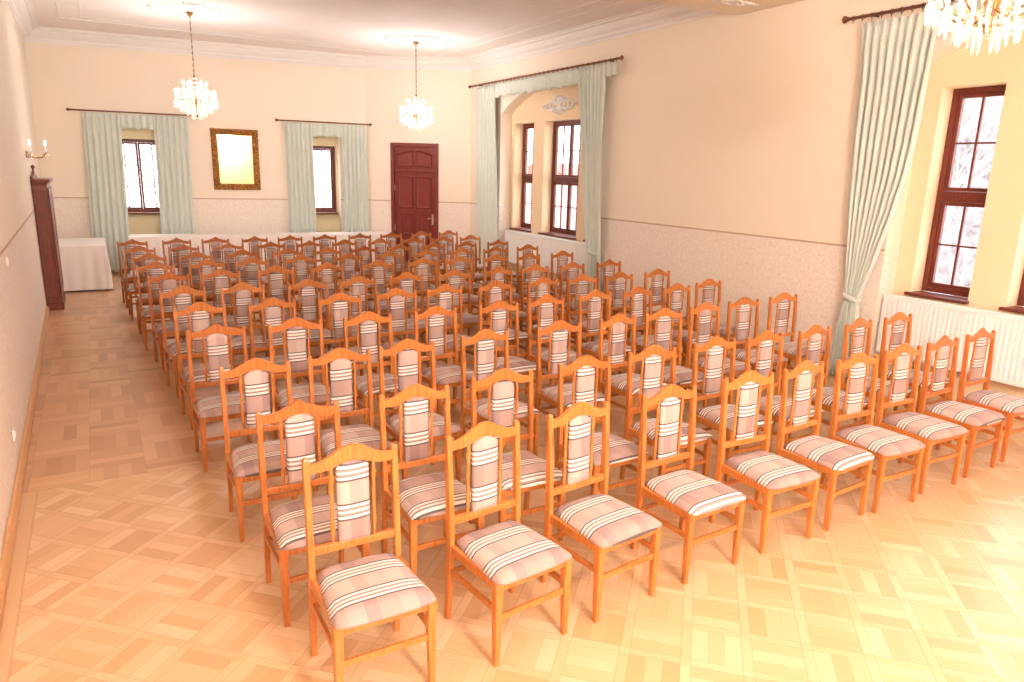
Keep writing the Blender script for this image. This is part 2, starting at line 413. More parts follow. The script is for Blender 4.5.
# windows
WN = [0]
def window(T, a, b, z0, z1, depth, sashes, cols, transom, rows_low, rows_up, sill=True, fr=.06, handle=False):
    """casement in local wall frame: a..b along x, depth = local y of the frame's room face"""
    WN[0] += 1
    root = empty('window_%d' % WN[0]); struct(root); root.matrix_world = T
    d0, d1 = depth, depth+.07
    bm = bmesh.new()
    box(bm, a, a+fr, d0, d1, z0, z1); box(bm, b-fr, b, d0, d1, z0, z1); box(bm, a+fr, b-fr, d0, d1, z0, z0+fr*1.1); box(bm, a+fr, b-fr, d0, d1, z1-fr, z1)
    tz = None
    if transom:
        tz = transom; box(bm, a+fr, b-fr, d0-.012, d1, tz-.055, tz+.055)
    obj('frame', bm, M_WIN, root, bevel=.006)
    bays = [(z0+fr*1.1, (tz-.055) if tz else z1-fr, rows_low)] + ([(tz+.055, z1-fr, rows_up)] if tz else [])
    w = (b-a-2*fr)/sashes
    for (za, zb, rows) in bays:
        for s in range(sashes):
            x0, x1 = a+fr+w*s, a+fr+w*(s+1); q = .042
            bm = bmesh.new()
            box(bm, x0+.002, x0+q, d0+.01, d1-.01, za+.002, zb-.002); box(bm, x1-q, x1-.002, d0+.01, d1-.01, za+.002, zb-.002)
            box(bm, x0+q, x1-q, d0+.01, d1-.01, za+.002, za+q); box(bm, x0+q, x1-q, d0+.01, d1-.01, zb-q, zb-.002)
            sash = obj('sash', bm, M_WIN, root, bevel=.004)
            bm = bmesh.new()
            for c in range(1, cols):
                xx = x0+q+(x1-x0-2*q)*c/cols; box(bm, xx-.011, xx+.011, d0+.022, d1-.022, za+q, zb-q)
            for r_ in range(1, rows):
                zz = za+q+(zb-za-2*q)*r_/rows; box(bm, x0+q, x1-q, d0+.024, d1-.024, zz-.009, zz+.009)
            obj('muntin', bm, M_WIN, sash)
            bm = bmesh.new(); box(bm, x0+q-.004, x1-q+.004, d0+.032, d0+.037, za+q-.004, zb-q+.004)
            obj('pane', bm, M_GLASS, sash)
    if handle:
        bm = bmesh.new(); xm = (a+b)/2; zm = (z0+z1)/2
        box(bm, xm-.012, xm+.012, d0-.012, d0+.012, zm-.04, zm+.04); box(bm, xm-.009, xm+.009, d0-.03, d0-.012, zm-.11, zm+.01)
        obj('handle', bm, M_CHROME, root, bevel=.003)
    if sill:
        bm = bmesh.new(); box(bm, a-.04 if sill != 'in' else a, b+.02 if sill != 'in' else b, .12 if sill == 'in' else .20, d0+.01, z0-.034, z0-.002)
        obj('sill', bm, M_WIN, root, bevel=.006)
    return root
for wins in (WINS_F, WINS_N):
    for i, (a, b) in enumerate(wins):
        window(TR, ur(a)+.003, ur(b)-.003, WB, WT, .455, 2 if i == 1 else 1, 2, 2.10, 2, 2)
window(TB, sx(.28)+.003, sx(1.42)-.003, 1.2, 2.68, .33, 2, 2, None, 3, 0, sill='in', handle=True)
window(TB, sx(3.79)+.003, sx(4.84)-.003, 1.2, 2.68, .33, 2, 2, None, 3, 0, sill='in')

# door in the corner wall
door = empty('door_1'); struct(door); door.matrix_world = TC
bm = bmesh.new()
box(bm, .555, .635, -.03, .06, 0, 2.80); box(bm, 1.585, 1.665, -.03, .06, 0, 2.80); box(bm, .635, 1.585, -.03, .06, 2.715, 2.80)
box(bm, .635, 1.585, -.01, .06, 2.158, 2.213); box(bm, .56, 1.66, .075, .10, 0, 2.79)
obj('frame', bm, M_DOOR, door, bevel=.01)
bm = bmesh.new(); box(bm, .640, 1.580, .02, .07, .01, 2.155); leaf = obj('door_leaf', bm, M_DOOR, door, bevel=.004)
for x0, x1 in ((.72, 1.08), (1.14, 1.50)):
    for z0, z1 in ((.12, .62), (.74, 1.24), (1.34, 2.06)):
        bm = bmesh.new()
        loft(bm, [[(x0, .018, z0), (x1, .018, z0), (x1, .018, z1), (x0, .018, z1)], [(x0+.02, -.004, z0+.02), (x1-.02, -.004, z0+.02), (x1-.02, -.004, z1-.02), (x0+.02, -.004, z1-.02)],
                  [(x0+.05, .008, z0+.05), (x1-.05, .008, z0+.05), (x1-.05, .008, z1-.05), (x0+.05, .008, z1-.05)]])
        obj('panel', bm, M_DOOR, leaf)
bm = bmesh.new(); box(bm, .640, 1.580, .02, .07, 2.215, 2.715); tp = obj('overdoor', bm, M_DOOR, door)
for x0, x1, fl in ((.70, 1.085, 1), (1.135, 1.52, -1)):
    bm = bmesh.new(); pts = []
    for dd, yy in ((0, .018), (.02, -.004), (.045, .008)):
        r = []
        a, b = x0+dd, x1-dd
        r += [(a, yy, 2.27+dd), (b, yy, 2.27+dd)]
        for i in range(9):
            u = i/8; x = b+(a-b)*u
            cen = u if fl > 0 else 1-u
            r.append((x, yy, 2.58-dd+.07*math.cos((cen)*PI/1.0)*-1*-1 if False else 2.55-dd+.08*math.sin((1-cen)*PI/2 if True else 0)))
        pts.append(r)
    loft(bm, pts); obj('panel', bm, M_DOOR, tp)
bm = bmesh.new(); lathe(bm, [(.001, 0), (.05, .004), (.05, .012), (.02, .02), (.001, .02)], 12); bmesh.ops.rotate(bm, verts=bm.verts, matrix=Matrix.Rotation(PI/2, 3, 'X')); bmesh.ops.translate(bm, verts=bm.verts, vec=(1.11, .02, 2.64))
obj('rosette', bm, M_DOOR, tp)
hd = bmesh.new(); box(hd, 1.50, 1.545, .008, .02, .98, 1.22); hp = obj('handle_plate', hd, M_CHROME, leaf, bevel=.004)
hd = bmesh.new(); tube(hd, [(1.522, .01, 1.13), (1.522, -.04, 1.13), (1.50, -.05, 1.13), (1.41, -.05, 1.125)], .010); obj('handle', hd, M_CHROME, hp, smooth=True)
for z in (1.8, .9):
    hd = bmesh.new(); tube(hd, [(.645, .0, z-.07), (.645, .0, z+.07)], .011); obj('hinge', hd, M_CHROME, door, smooth=True)

# ------------------------------------------------------------------ beam, cornice, borders, baseboards, ceiling mouldings
bm = bmesh.new(); prism(bm, [(xl(7), 6.05+.83), (XR, 6.05), (XR, 7.10), (xl(7), 7.10+.83)], 'z', 4.28, HC); struct(obj('ceiling_beam', bm, M_WALL)).name = 'trim_1'
PROF = [(0, 0), (.012, 0), (.02, .03), (.05, .05), (.06, .085), (.12, .12), (.16, .17), (.17, .2), (.215, .21), (.22, .235), (.255, .24), (.255, .256), (0, .256)]
def run(name, path, prof, zb, mat, closed=False, smooth=False):
    """sweep prof (out, up) along the wall path; 'out' is to the right-hand side of travel"""
    bm = bmesh.new(); rings = []
    P_ = [Vector(p) for p in path]
    for i, p in enumerate(P_):
        if i == 0: d = (P_[1]-p).normalized(); n = Vector((d.y, -d.x)); sc = 1
        elif i == len(P_)-1: d = (p-P_[i-1]).normalized(); n = Vector((d.y, -d.x)); sc = 1
        else:
            d1 = (p-P_[i-1]).normalized(); d2 = (P_[i+1]-p).normalized()
            n1 = Vector((d1.y, -d1.x)); n2 = Vector((d2.y, -d2.x)); n = (n1+n2).normalized(); sc = 1/max(.3, n.dot(n1))
        rings.append([(p.x+n.x*o*sc, p.y+n.y*o*sc, zb+u) for o, u in prof])
    loft(bm, rings); o = obj(name, bm, mat, smooth=smooth); return struct(o)
LW = lambda y: (xl(y), y)
far_path = [LW(7.93), (xl(16.75), yb(xl(16.75))), (CX, CY), (XR, CY2), (XR, 7.10)]
run('trim_2', far_path, PROF, 4.344, M_PLASTER)
run('trim_3', [(XR, 6.05), (XR, YN), (xl(YN), YN), LW(6.88), (XR-.002, 6.05)], PROF, 4.344, M_PLASTER)
BP = [(0, 0), (.004, 0), (.005, .010), (.004, .022), (0, .022)]
k0 = lambda s: (TB @ Vector((s, 0, 0))).to_2d()
run('trim_4', [LW(YN), (xl(16.75), yb(xl(16.75))), k0(sx(.16))], BP, 1.495, M_BORDER)
run('trim_5', [k0(sx(1.50)), k0(sx(3.78))], BP, 1.495, M_BORDER)
c0 = lambda s: (TC @ Vector((s, 0, 0))).to_2d()
run('trim_6', [k0(sx(4.88)), (CX, CY), c0(.555)], BP, 1.495, M_BORDER)
run('trim_7', [c0(1.665), (XR, CY2), (XR, NF[0])], BP, 1.495, M_BORDER)
run('trim_8', [(XR, NF[1]), (XR, NN[0])], BP, 1.495, M_BORDER)
run('trim_9', [(XR, NN[1]), (XR, YN)], BP, 1.495, M_BORDER)
SB = [(0, 0), (.035, 0), (.035, .05), (.02, .075), (0, .08)]
M_BASE = wood_tint('baseboard_wood', srgb(222, 170, 118), srgb(200, 146, 96), .4)
run('baseboard_left', [LW(YN), (xl(16.75), yb(xl(16.75)))], SB, 0, M_BASE)
run('baseboard_back', [k0(sx(1.50)), k0(sx(3.78))], SB, 0, M_BASE)
run('baseboard_right', [(XR, NF[1]), (XR, NN[0])], SB, 0, M_BASE)
# ceiling mouldings: two nested rectangles and rosettes
def rect_mould(name, x0, x1, y0, y1, w, h):
    bm = bmesh.new(); P4 = [(x0, y0), (x0, y1), (x1, y1), (x1, y0), (x0, y0)]
    for (a, b), (c, d) in zip(P4, P4[1:]):
        xa, xb = min(a, c)-w/2, max(a, c)+w/2; ya, yb_ = min(b, d)-w/2, max(b, d)+w/2
        box(bm, xa, xb, ya, yb_, HC-h, HC+.002)
    struct(obj(name, bm, M_PLASTER, bevel=.008))
rect_mould('trim_10', -.20, 6.7, 8.4, 15.2, .05, .012)
rect_mould('trim_11', .10, 6.4, 8.7, 14.9, .025, .008)
def ornament_bm(scale=1.0, seed=1, n=5):
    """acanthus-like plaster spray in the xz plane, room side at -y"""
    bm = bmesh.new(); rnd = random.Random(seed)
    def leaf(cx, cz, ang, ln, w):
        r = []
        for i in range(9):
            u = i/8; a = ang+.9*u*(1 if math.cos(ang) > 0 else -1)*.5
            x = cx+math.cos(a)*ln*u; z = cz+math.sin(a)*ln*u
            ww = w*math.sin(PI*min(1, u*.9+.1))+.003
            nx, nz = -math.sin(a), math.cos(a)
            r.append([(x+nx*ww, 0, z+nz*ww), (x, -.03*math.sin(PI*u)-.006, z), (x-nx*ww, 0, z-nz*ww), (x, .004, z)])
        loft(bm, r)
    for s in (-1, 1):
        for a, ln, w in ((.05, .30, .035), (.5, .22, .035), (.95, .17, .03), (-.5, .2, .03), (-.95, .13, .025)):
            leaf(s*.04*scale, 0, a if s > 0 else PI-a, ln*scale, w*scale)
        for cx, cz in ((.34, .03), (.25, .12), (.17, -.09)):
            lathe_bm = bmesh.new()
            for t in range(10):
                pass
            lathe_bm.free()
            tube(bm, [(s*(cx+.05*math.cos(t*.8)*(1-t*.09))*scale, -.012, (cz+.05*math.sin(t*.8)*(1-t*.09))*scale) for t in range(10)], .010*scale, 6)
    leaf(0, 0, PI/2-.0001, .17*scale, .045*scale); leaf(0, -.02*scale, -PI/2, .13*scale, .035*scale)
    return bm
def ceiling_rose(x, y, nm, r=.62):
    bm = bmesh.new()
    lathe(bm, [(.001, HC), (.17, HC), (.17, HC-.012), (.13, HC-.03), (.05, HC-.035), (.001, HC-.035)], 24, x, y)
    for k in range(8):
        a = k*PI/4
        b2 = ornament_bm(1.0 if k % 2 == 0 else .7, k)
        bmesh.ops.scale(b2, verts=b2.verts, vec=(.55, 1, 1.4)); bmesh.ops.translate(b2, verts=b2.verts, vec=(0, 0, .36))
        bmesh.ops.transform(b2, verts=b2.verts, matrix=Matrix.Translation((x, y, HC)) @ Matrix.Rotation(a, 4, 'Z') @ Matrix.Rotation(-PI/2, 4, 'X') @ Matrix.Rotation(PI, 4, 'Y'))
        for v in b2.verts:
            if v.co.z > HC: v.co.z = HC+.001*0 - (v.co.z-HC)
        me = bpy.data.meshes.new('t'); b2.to_mesh(me); b2.free(); bm.from_mesh(me); bpy.data.meshes.remove(me)
    struct(obj(nm, bm, M_PLASTER, smooth=True))
ceiling_rose(1.6, 13.1, 'trim_12'); ceiling_rose(5.54, 13.3, 'trim_13')
def cartouche_bm():
    bm = bmesh.new()
    def scroll(cx, cz, r0, a0, turns, s, th):
        n = 22; pts = []; rad = []
        for i in range(n):
            u = i/(n-1); r = r0*(1-.8*u); a = a0+turns*2*PI*u
            pts.append((s*(cx+r*math.cos(a)), -.012, cz+r*math.sin(a))); rad.append(th*(1-.45*u))
        tube(bm, pts, rad, 6)
    for s in (-1, 1):
        scroll(.20, .0, .10, 2.4, -1.1, s, .024); scroll(.36, -.015, .075, 2.6, 1.0, s, .020)
        scroll(.13, .12, .07, 4.2, -1.0, s, .020); scroll(.10, -.10, .06, 1.6, 1.0, s, .018); scroll(.48, .0, .045, 3.0, -.9, s, .015)
        tube(bm, [(s*.08, -.01, -.02), (s*.2, -.014, -.08), (s*.34, -.012, -.06), (s*.5, -.01, .03)], [.02, .026, .022, .008], 6)
        tube(bm, [(s*.05, -.01, .05), (s*.16, -.014, .09), (s*.30, -.012, .08), (s*.42, -.01, .04)], [.02, .026, .02, .008], 6)
    for k in range(7):      # fan of shell ribs on top
        a = PI*(.14+.72*k/6); tube(bm, [(0, -.01, .08), (.07*math.cos(a), -.02, .08+.07*math.sin(a)), (.13*math.cos(a), -.012, .08+.12*math.sin(a))], [.012, .022, .012], 6)
    bmesh.ops.create_icosphere(bm, subdivisions=2, radius=.085, matrix=Matrix.Translation((0, -.008, 0)) @ Matrix.Diagonal((.85, .3, 1.15, 1)))
    tube(bm, [(0, -.01, -.07), (0, -.016, -.13), (0, -.01, -.18)], [.03, .022, .006], 6)
    return bm
def niche_orn(yc, zc, nm):
    bm = cartouche_bm()
    bmesh.ops.scale(bm, verts=bm.verts, vec=(1.1, 1, .95))
    o = obj(nm, bm, M_PLASTER, smooth=True); o.matrix_world = Matrix(((0, 1, 0, XR+.253), (-1, 0, 0, yc), (0, 0, 1, zc), (0, 0, 0, 1))); struct(o)
niche_orn(11.57, 3.45, 'trim_14'); niche_orn(3.0, 3.46, 'trim_15')
bm = cartouche_bm(); o = obj('trim_16', bm, M_PLASTER, smooth=True); struct(o)
o.matrix_world = Matrix.Translation((6.86, 6.62, 4.281)) @ Matrix.Rotation(BA, 4, 'Z') @ Matrix.Rotation(PI/2, 4, 'X') @ Matrix.Scale(-1, 4, (0, 1, 0)) @ Matrix.Rotation(PI, 4, 'X') @ Matrix.Scale(.7, 4)

# ------------------------------------------------------------------ chairs
def post_pts():  # (z, y) of the rear post centre line
    return [(0, .018), (.2, .004), (.40, -.008), (.50, -.006), (.75, .004), (.985, .018)]
def post_y(z):
    p = post_pts()
    for (z0, y0), (z1, y1) in zip(p, p[1:]):
        if z <= z1: return y0+(y1-y0)*(z-z0)/(z1-z0)
    return p[-1][1]
def make_chair(pointed):
    root = empty('banquet_chair')
    P_ = []
    for s in (-1, 1):
        bm = bmesh.new(); rings = []
        for z, wy in ((0, .030), (.2, .036), (.40, .042), (.50, .042), (.75, .036), (.985, .028)):
            rings.append(rect_ring(s*.205, post_y(z), z, .028, wy))
        rings.append(rect_ring(s*.205, post_y(.985), .995, .018, .02))
        loft(bm, rings); obj('rear_leg', bm, M_CHAIR, root, bevel=.004)
        bm = bmesh.new()
        loft(bm, [rect_ring(s*.208, -.419, 0, .027, .027), rect_ring(s*.206, -.416, .30, .038, .038), rect_ring(s*.206, -.416, .432, .040, .040)])
        obj('front_leg', bm, M_CHAIR, root, bevel=.004)
        bm = bmesh.new()
        loft(bm, [[(s*.205-.009, y, z) for z in (.27, .30)]+[(s*.205+.009, y, z) for z in (.30, .27)] for y in (-.012, -.40)])
        obj('side_stretcher', bm, M_CHAIR, root, bevel=.003)
        # turned spindle
        bm = bmesh.new(); prof = []
        for i in range(29):
            u = i/28; z = .568+.385*u
            r = .0075+.0015*math.sin(PI*u)
            for c in (.16, .22, .5, .78, .84):
                if abs(u-c) < .02: r = .0115
            prof.append((r, z))
        lathe(bm, prof, 8, s*.098, .002); obj('spindle', bm, M_CHAIR, root, smooth=True)
    bm = bmesh.new(); box(bm, -.188, .188, -.428, -.404, .385, .434); box(bm, -.192, .192, -.02, 0, .385, .434)
    for s in (-1, 1):
        box(bm, s*.205-.012, s*.205+.012, -.40, -.03, .385, .434)
    obj('seat_frame', bm, M_CHAIR, root, bevel=.003)
    bm = bmesh.new(); box(bm, -.19, .19, -.426, -.408, .232, .262); obj('front_stretcher', bm, M_CHAIR, root, bevel=.003)
    bm = bmesh.new(); box(bm, -.192, .192, -.012, .006, .26, .285); obj('rear_stretcher', bm, M_CHAIR, root, bevel=.003)
    # lower back rail, slightly dished
    bm = bmesh.new(); box(bm, -.192, .192, -.016, .010, .532, .570); obj('lower_rail', bm, M_CHAIR, root, bevel=.004)
    # crest rail
    bm = bmesh.new(); n = 32; rings = []
    for i in range(n+1):
        x = -.192+.384*i/n; a = abs(x)/.192
        if not pointed:
            top = .966+.066*(.5+.5*math.cos(PI*min(1, a*1.12)))
            bot = .922+.036*(.5+.5*math.cos(PI*min(1, a*1.3)))
        else:
            top = .968+.030*(1-a)+.022*max(0, 1-a/.55)**.7+.016*math.exp(-(a/.16)**2)
            bot = .925+.030*(.5+.5*math.cos(PI*min(1, a*1.3)))
        yy = .014-.004*math.cos(a*PI/2)
        rings.append([(x, yy-.012, bot), (x, yy+.012, bot), (x, yy+.012, top-.003), (x, yy+.006, top), (x, yy-.006, top), (x, yy-.012, top-.003)])
    loft(bm, rings); obj('crest_rail', bm, M_CHAIR, root)
    # upholstered centre panel with arched top
    bm = bmesh.new(); rings = []; z0, z1 = .562, .948
    N = 20; W_ = .074
    rows = 18
    for side in (-1, 1):
        pass
    def pt(u, v, side):  # u -1..1, v 0..1
        arch = .030*(1-u*u)
        z = z0+(z1-.022+arch-z0)*v
        th = .013+.012*(1-abs(u)**4)*(1-abs(2*v-1)**8)
        return (u*W_, .004-(th if side < 0 else -th*.7)+.008*(v-.4), z)
    grid = {}
    nu, nv = 8, 14
    F = [[bm.verts.new(pt(-1+2*i/nu, j/nv, -1)) for i in range(nu+1)] for j in range(nv+1)]
    B = [[bm.verts.new(pt(-1+2*i/nu, j/nv, 1)) for i in range(nu+1)] for j in range(nv+1)]
    for j in range(nv):
        for i in range(nu):
            bm.faces.new((F[j][i], F[j][i+1], F[j+1][i+1], F[j+1][i])); bm.faces.new((B[j][i+1], B[j][i], B[j+1][i], B[j+1][i+1]))
        bm.faces.new((F[j+1][0], B[j+1][0], B[j][0], F[j][0])); bm.faces.new((F[j][nu], B[j][nu], B[j+1][nu], F[j+1][nu]))
    for i in range(nu):
        bm.faces.new((F[0][i+1], F[0][i], B[0][i], B[0][i+1])); bm.faces.new((F[nv][i], F[nv][i+1], B[nv][i+1], B[nv][i]))
    obj('backrest_panel', bm, M_FAB, root, smooth=True)
    # seat cushion
    bm = bmesh.new(); nu, nv = 14, 14
    def sp(u, v, k):  # v 0 rear .. 1 front
        hw = .186+(.232-.186)*v
        # rounded outline
        uu = u; y = .000-.454*v
        e = max(0, (1-abs(u)**5)*(1-abs(2*v-1)**7))
        cr = 1-.055*(abs(u)**6)*(abs(2*v-1)**6)
        x = uu*hw*cr; y = -.227+(y+.227)*cr-.010*(1-u*u)*(v**3)
        if k: z = .441+.040*e**.55+.010*(1-u*u)*(1-(2*v-1)**2)
        else: z = .432
        return (x, y, z)
    T_ = [[bm.verts.new(sp(-1+2*i/nu, j/nv, 1)) for i in range(nu+1)] for j in range(nv+1)]
    Bt = [[bm.verts.new(sp((-1+2*i/nu)*.985, j/nv, 0)) for i in range(nu+1)] for j in range(nv+1)]
    for j in range(nv):
        for i in range(nu):
            bm.faces.new((T_[j][i], T_[j][i+1], T_[j+1][i+1], T_[j+1][i])); bm.faces.new((Bt[j][i+1], Bt[j][i], Bt[j+1][i], Bt[j+1][i+1]))
        bm.faces.new((T_[j+1][0], Bt[j+1][0], Bt[j][0], T_[j][0])); bm.faces.new((T_[j][nu], Bt[j][nu], Bt[j+1][nu], T_[j+1][nu]))
    for i in range(nu):
        bm.faces.new((T_[0][i+1], T_[0][i], Bt[0][i], Bt[0][i+1])); bm.faces.new((T_[nv][i], T_[nv][i+1], Bt[nv][i+1], Bt[nv][i]))
    obj('seat_cushion', bm, M_FAB, root, smooth=True)
    return root
GRID = [
 [(0.90,2.95),(1.575,2.94),(2.19,2.985),(2.88,3.02),(3.57,3.03),(4.14,3.05),(4.71,3.03),(5.31,3.06),(5.90,3.08),(6.53,3.11)],
 [(0.84,3.67),(1.51,3.67),(2.14,3.75),(2.82,3.80),(3.46,3.84),(4.11,3.85),(4.66,3.83),(5.27,3.82),(5.92,3.85),(6.57,3.88)],
 [(0.80,4.63),(1.37,4.68),(1.89,4.74),(2.57,4.80),(3.31,4.85),(3.97,4.89),(4.55,4.93),(5.17,5.02),(5.79,5.08),(6.45,5.12)],
 [(0.73,5.82),(1.34,5.81),(1.96,5.82),(2.61,5.84),(3.29,5.87),(3.90,5.97),(4.56,6.03),(5.17,6.05),(5.76,6.06),(6.41,6.20)],
 [(0.73,6.80),(1.36,6.80),(2.02,6.84),(2.64,6.90),(3.21,6.95),(3.87,7.00),(4.54,7.05),(5.13,7.06),(5.73,7.08),(6.41,7.13)],
 [(0.69,7.80),(1.27,7.80),(1.96,7.83),(2.54,7.87),(3.17,7.95),(3.83,7.99),(4.48,8.03),(5.07,8.07),(5.72,8.12),(6.41,8.18)],
 [(0.65,8.86),(1.22,8.94),(1.87,9.02),(2.53,9.10),(3.24,9.14),(3.91,9.20),(4.50,9.24),(5.12,9.26),(5.72,9.30),(6.40,9.38)],
 [(0.59,9.86),(1.19,9.91),(1.76,9.96),(2.43,10.03),(3.12,10.06),(3.77,10.14),(4.38,10.14),(5.03,10.22),(5.66,10.26),(6.36,10.38)],
 [(0.58,10.83),(1.17,10.85),(1.80,10.91),(2.45,10.92),(3.05,10.90),(3.66,10.96),(4.28,11.02),(4.93,11.11),(5.58,11.18),(6.27,11.27)],
 [(0.51,11.83),(1.12,11.89),(1.77,11.92),(2.42,11.95),(3.05,11.96),(3.66,12.00),(4.31,12.04),(4.97,12.12),(5.58,12.15),(6.20,12.24)],
 [(0.47,12.88),(1.12,12.94),(1.72,12.95),(2.36,12.95),(2.97,12.98),(3.60,13.01),(4.28,13.06),(4.93,13.13),(5.60,13.22),(6.23,13.30)]]
THETA0 = [-.01, .14, .134, .045, -.04, .08, -.05, -.05, .02, .0]
POINTED = {(0, 8), (0, 9), (1, 0), (3, 0), (5, 9), (6, 0), (9, 1), (8, 5), (8, 9)} | {(10, j) for j in range(8)} | {(9, j) for j in (2, 3, 4, 7)}
proto = {False: make_chair(False), True: make_chair(True)}
used = {False: False, True: False}
ORD = ['first', 'second', 'third', 'fourth', 'fifth', 'sixth', 'seventh', 'eighth', 'ninth', 'tenth', 'eleventh']
def chair_label(i, j, pt):
    crest = 'pointed-crest' if pt else 'rounded-crest'
    row = {0: 'the frontmost row', 10: 'the rearmost row'}.get(i, 'the %s row from the front' % ORD[i])
    if j < 5: pos = '%s from its left end' % ORD[j] if j else 'at its aisle end'
    else: pos = '%s from its right end' % ORD[9-j] if j < 9 else 'at its window end'
    return '%s striped wooden chair in %s, %s' % (crest, row, pos) if i in (0, 10) or j in (1, 2, 3, 4, 5, 6, 7, 8) and False else '%s striped chair in %s, %s' % (crest, row, pos)
rnd = random.Random(11)
for i, row in enumerate(GRID):
    for j, (x, y) in enumerate(row):
        pt = (i, j) in POINTED
        if used[pt]: o = copy_tree(proto[pt])
        else: o = proto[pt]; used[pt] = True
        th = THETA0[j]*.8 if i == 0 else rnd.uniform(-.06, .09)+.02
        o.location = (x+.018*math.sin(th), y-.018*math.cos(th), 0); o.rotation_euler = (0, 0, th)
        tag(o, chair_label(i, j, pt), 'chair', 'striped banquet chairs set out in rows')
        v = rnd.uniform(.88, 1.06); r_ = rnd.uniform(.0, .08)
        if pt: v *= .90; r_ += .10
        if i >= 8: v *= .92; r_ += .03  # back rows darker and redder: light fall-off put into the wood colour
        off = rnd.random(); off2 = rnd.random()
        for ch in o.children:
            ch.color = (v, v*(1-r_), v*(1-r_*1.4), off2 if ch.name.startswith('seat_c') else off)

# ------------------------------------------------------------------ curtains
def curtain_mesh(L, R, folds, amp, X0, th=.006, cols=None, seed=0, ragged=False):
    """L and R: lists of (y, z) edge points from top to bottom; folds bulge along x. returns bmesh in world coords"""
    rnd = random.Random(seed); bm = bmesh.new()
    cols = cols or folds*10
    def interp(P_, z):
        for (y0, z0), (y1, z1) in zip(P_, P_[1:]):
            if z >= z1: return y0+(y1-y0)*(z0-z)/max(1e-6, z0-z1)
        return P_[-1][0]
    ph = [rnd.uniform(-.5, .5) for _ in range(folds+2)]; am = [rnd.uniform(.7, 1.2) for _ in range(folds+2)]
    zt = L[0][1]; zb = L[-1][1]; rows = 44; V = []
    wref = abs(L[0][0]-R[0][0])
    for r in range(rows+1):
        z = zt+(zb-zt)*r/rows; yl, yr = interp(L, z), interp(R, z); w = abs(yl-yr)
        A = amp*(1.0+.6*(1-min(1, w/wref)))
        if r < 2: A = amp*.6
        rowv = []
        for c in range(cols+1):
            u = c/cols; k = u*folds; ki = int(min(k, folds-1))
            wob = ph[ki]*.25*math.sin(z*1.3+ki)
            x = X0+A*am[ki]*math.sin(2*PI*(k+wob*.4))
            y = yl+(yr-yl)*(u+.010*math.sin(2*PI*k*2+z))
            rowv.append(bm.verts.new((x, y, z)))
        V.append(rowv)
    for r in range(rows):
        for c in range(cols): bm.faces.new((V[r][c], V[r][c+1], V[r+1][c+1], V[r+1][c]))
    return bm
def solid(o, t=.006):
    m = o.modifiers.new('solid', 'SOLIDIFY'); m.thickness = t; m.offset = 0; return o
def rod(name, p0, p1, r, label, group=None, nrings=0, wallx=None, wally=None):
    t = empty(name, ((p0[0]+p1[0])/2, (p0[1]+p1[1])/2, p0[2]))
    base = Vector(t.location); a = Vector(p0)-base; b = Vector(p1)-base; d = (b-a).normalized()
    bm = bmesh.new(); tube(bm, [a, b], r, 10); obj('pole', bm, M_ROD, t, smooth=True)
    for e, s in ((a, -1), (b, 1)):
        bm = bmesh.new(); tube(bm, [e+d*s*q for q in (0, .01, .012, .035, .055, .075, .08)], [r*1.0, r*1.5, r*.9, r*2.0, r*2.3, r*1.2, r*.3], 10)
        obj('finial', bm, M_ROD, t, smooth=True)
    out = Vector((-d.y, d.x, 0))
    for q in (.06, .94):
        p = a+(b-a)*q; wdir = Vector((0, 0, 0))
        if wallx is not None: w = Vector((wallx-base.x, p.y, p.z))
        else:
            w = p+wally
        bm = bmesh.new(); tube(bm, [p, w], r*.6, 8); obj('bracket', bm, M_IRON, t, smooth=True)
    if nrings:
        for i in range(nrings):
            p = a+(b-a)*((i+.5)/nrings)
            bm = bmesh.new(); tube(bm, [p+Vector((0, 0, 0))+Vector((-d.y*math.cos(q)*r*1.5, d.x*math.cos(q)*r*1.5, math.sin(q)*r*1.5-.004)) for q in [k*PI/5 for k in range(11)]], .0035, 5)
            tube(bm, [p+Vector((0, 0, -r*1.5)), p+Vector((0, 0, -r*1.5-.03))], .003, 5)
            obj('ring', bm, M_IRON, t)
    return tag(t, label, 'curtain rod', group)
CG = 'pale green curtains at the windows'
XC = XR-.13
def drape(bm, label, base, bands=None, th=.006, name='curtain', group=CG, cat='curtain'):
    bmesh.ops.translate(bm, verts=bm.verts, vec=-Vector(base))
    t = obj(name, bm, M_CURT, None, smooth=True, loc=base); solid(t, th)
    tag(t, label, cat, group); return t
def tie_band(parent, base, y0, y1, z, X0, dep):
    bm = bmesh.new(); pts = []
    cy, hw = (y0+y1)/2, abs(y0-y1)/2+.012
    pts = [(X0+dep*math.cos(a), cy+hw*math.sin(a), z+.02*math.sin(a)) for a in [k*2*PI/20 for k in range(21)]]
    rings = []
    for p in pts: rings.append([(p[0], p[1], p[2]-.03), (p[0], p[1], p[2]+.03)])
    for r0, r1 in zip(rings, rings[1:]):
        v = [bm.verts.new(q) for q in (*r0, *r1)]; bm.faces.new((v[0], v[1], v[3], v[2]))
    bmesh.ops.remove_doubles(bm, verts=bm.verts, dist=.0001)
    bmesh.ops.translate(bm, verts=bm.verts, vec=-Vector(base))
    o = obj('tieback', bm, M_CURT, parent, smooth=True); solid(o, .012)
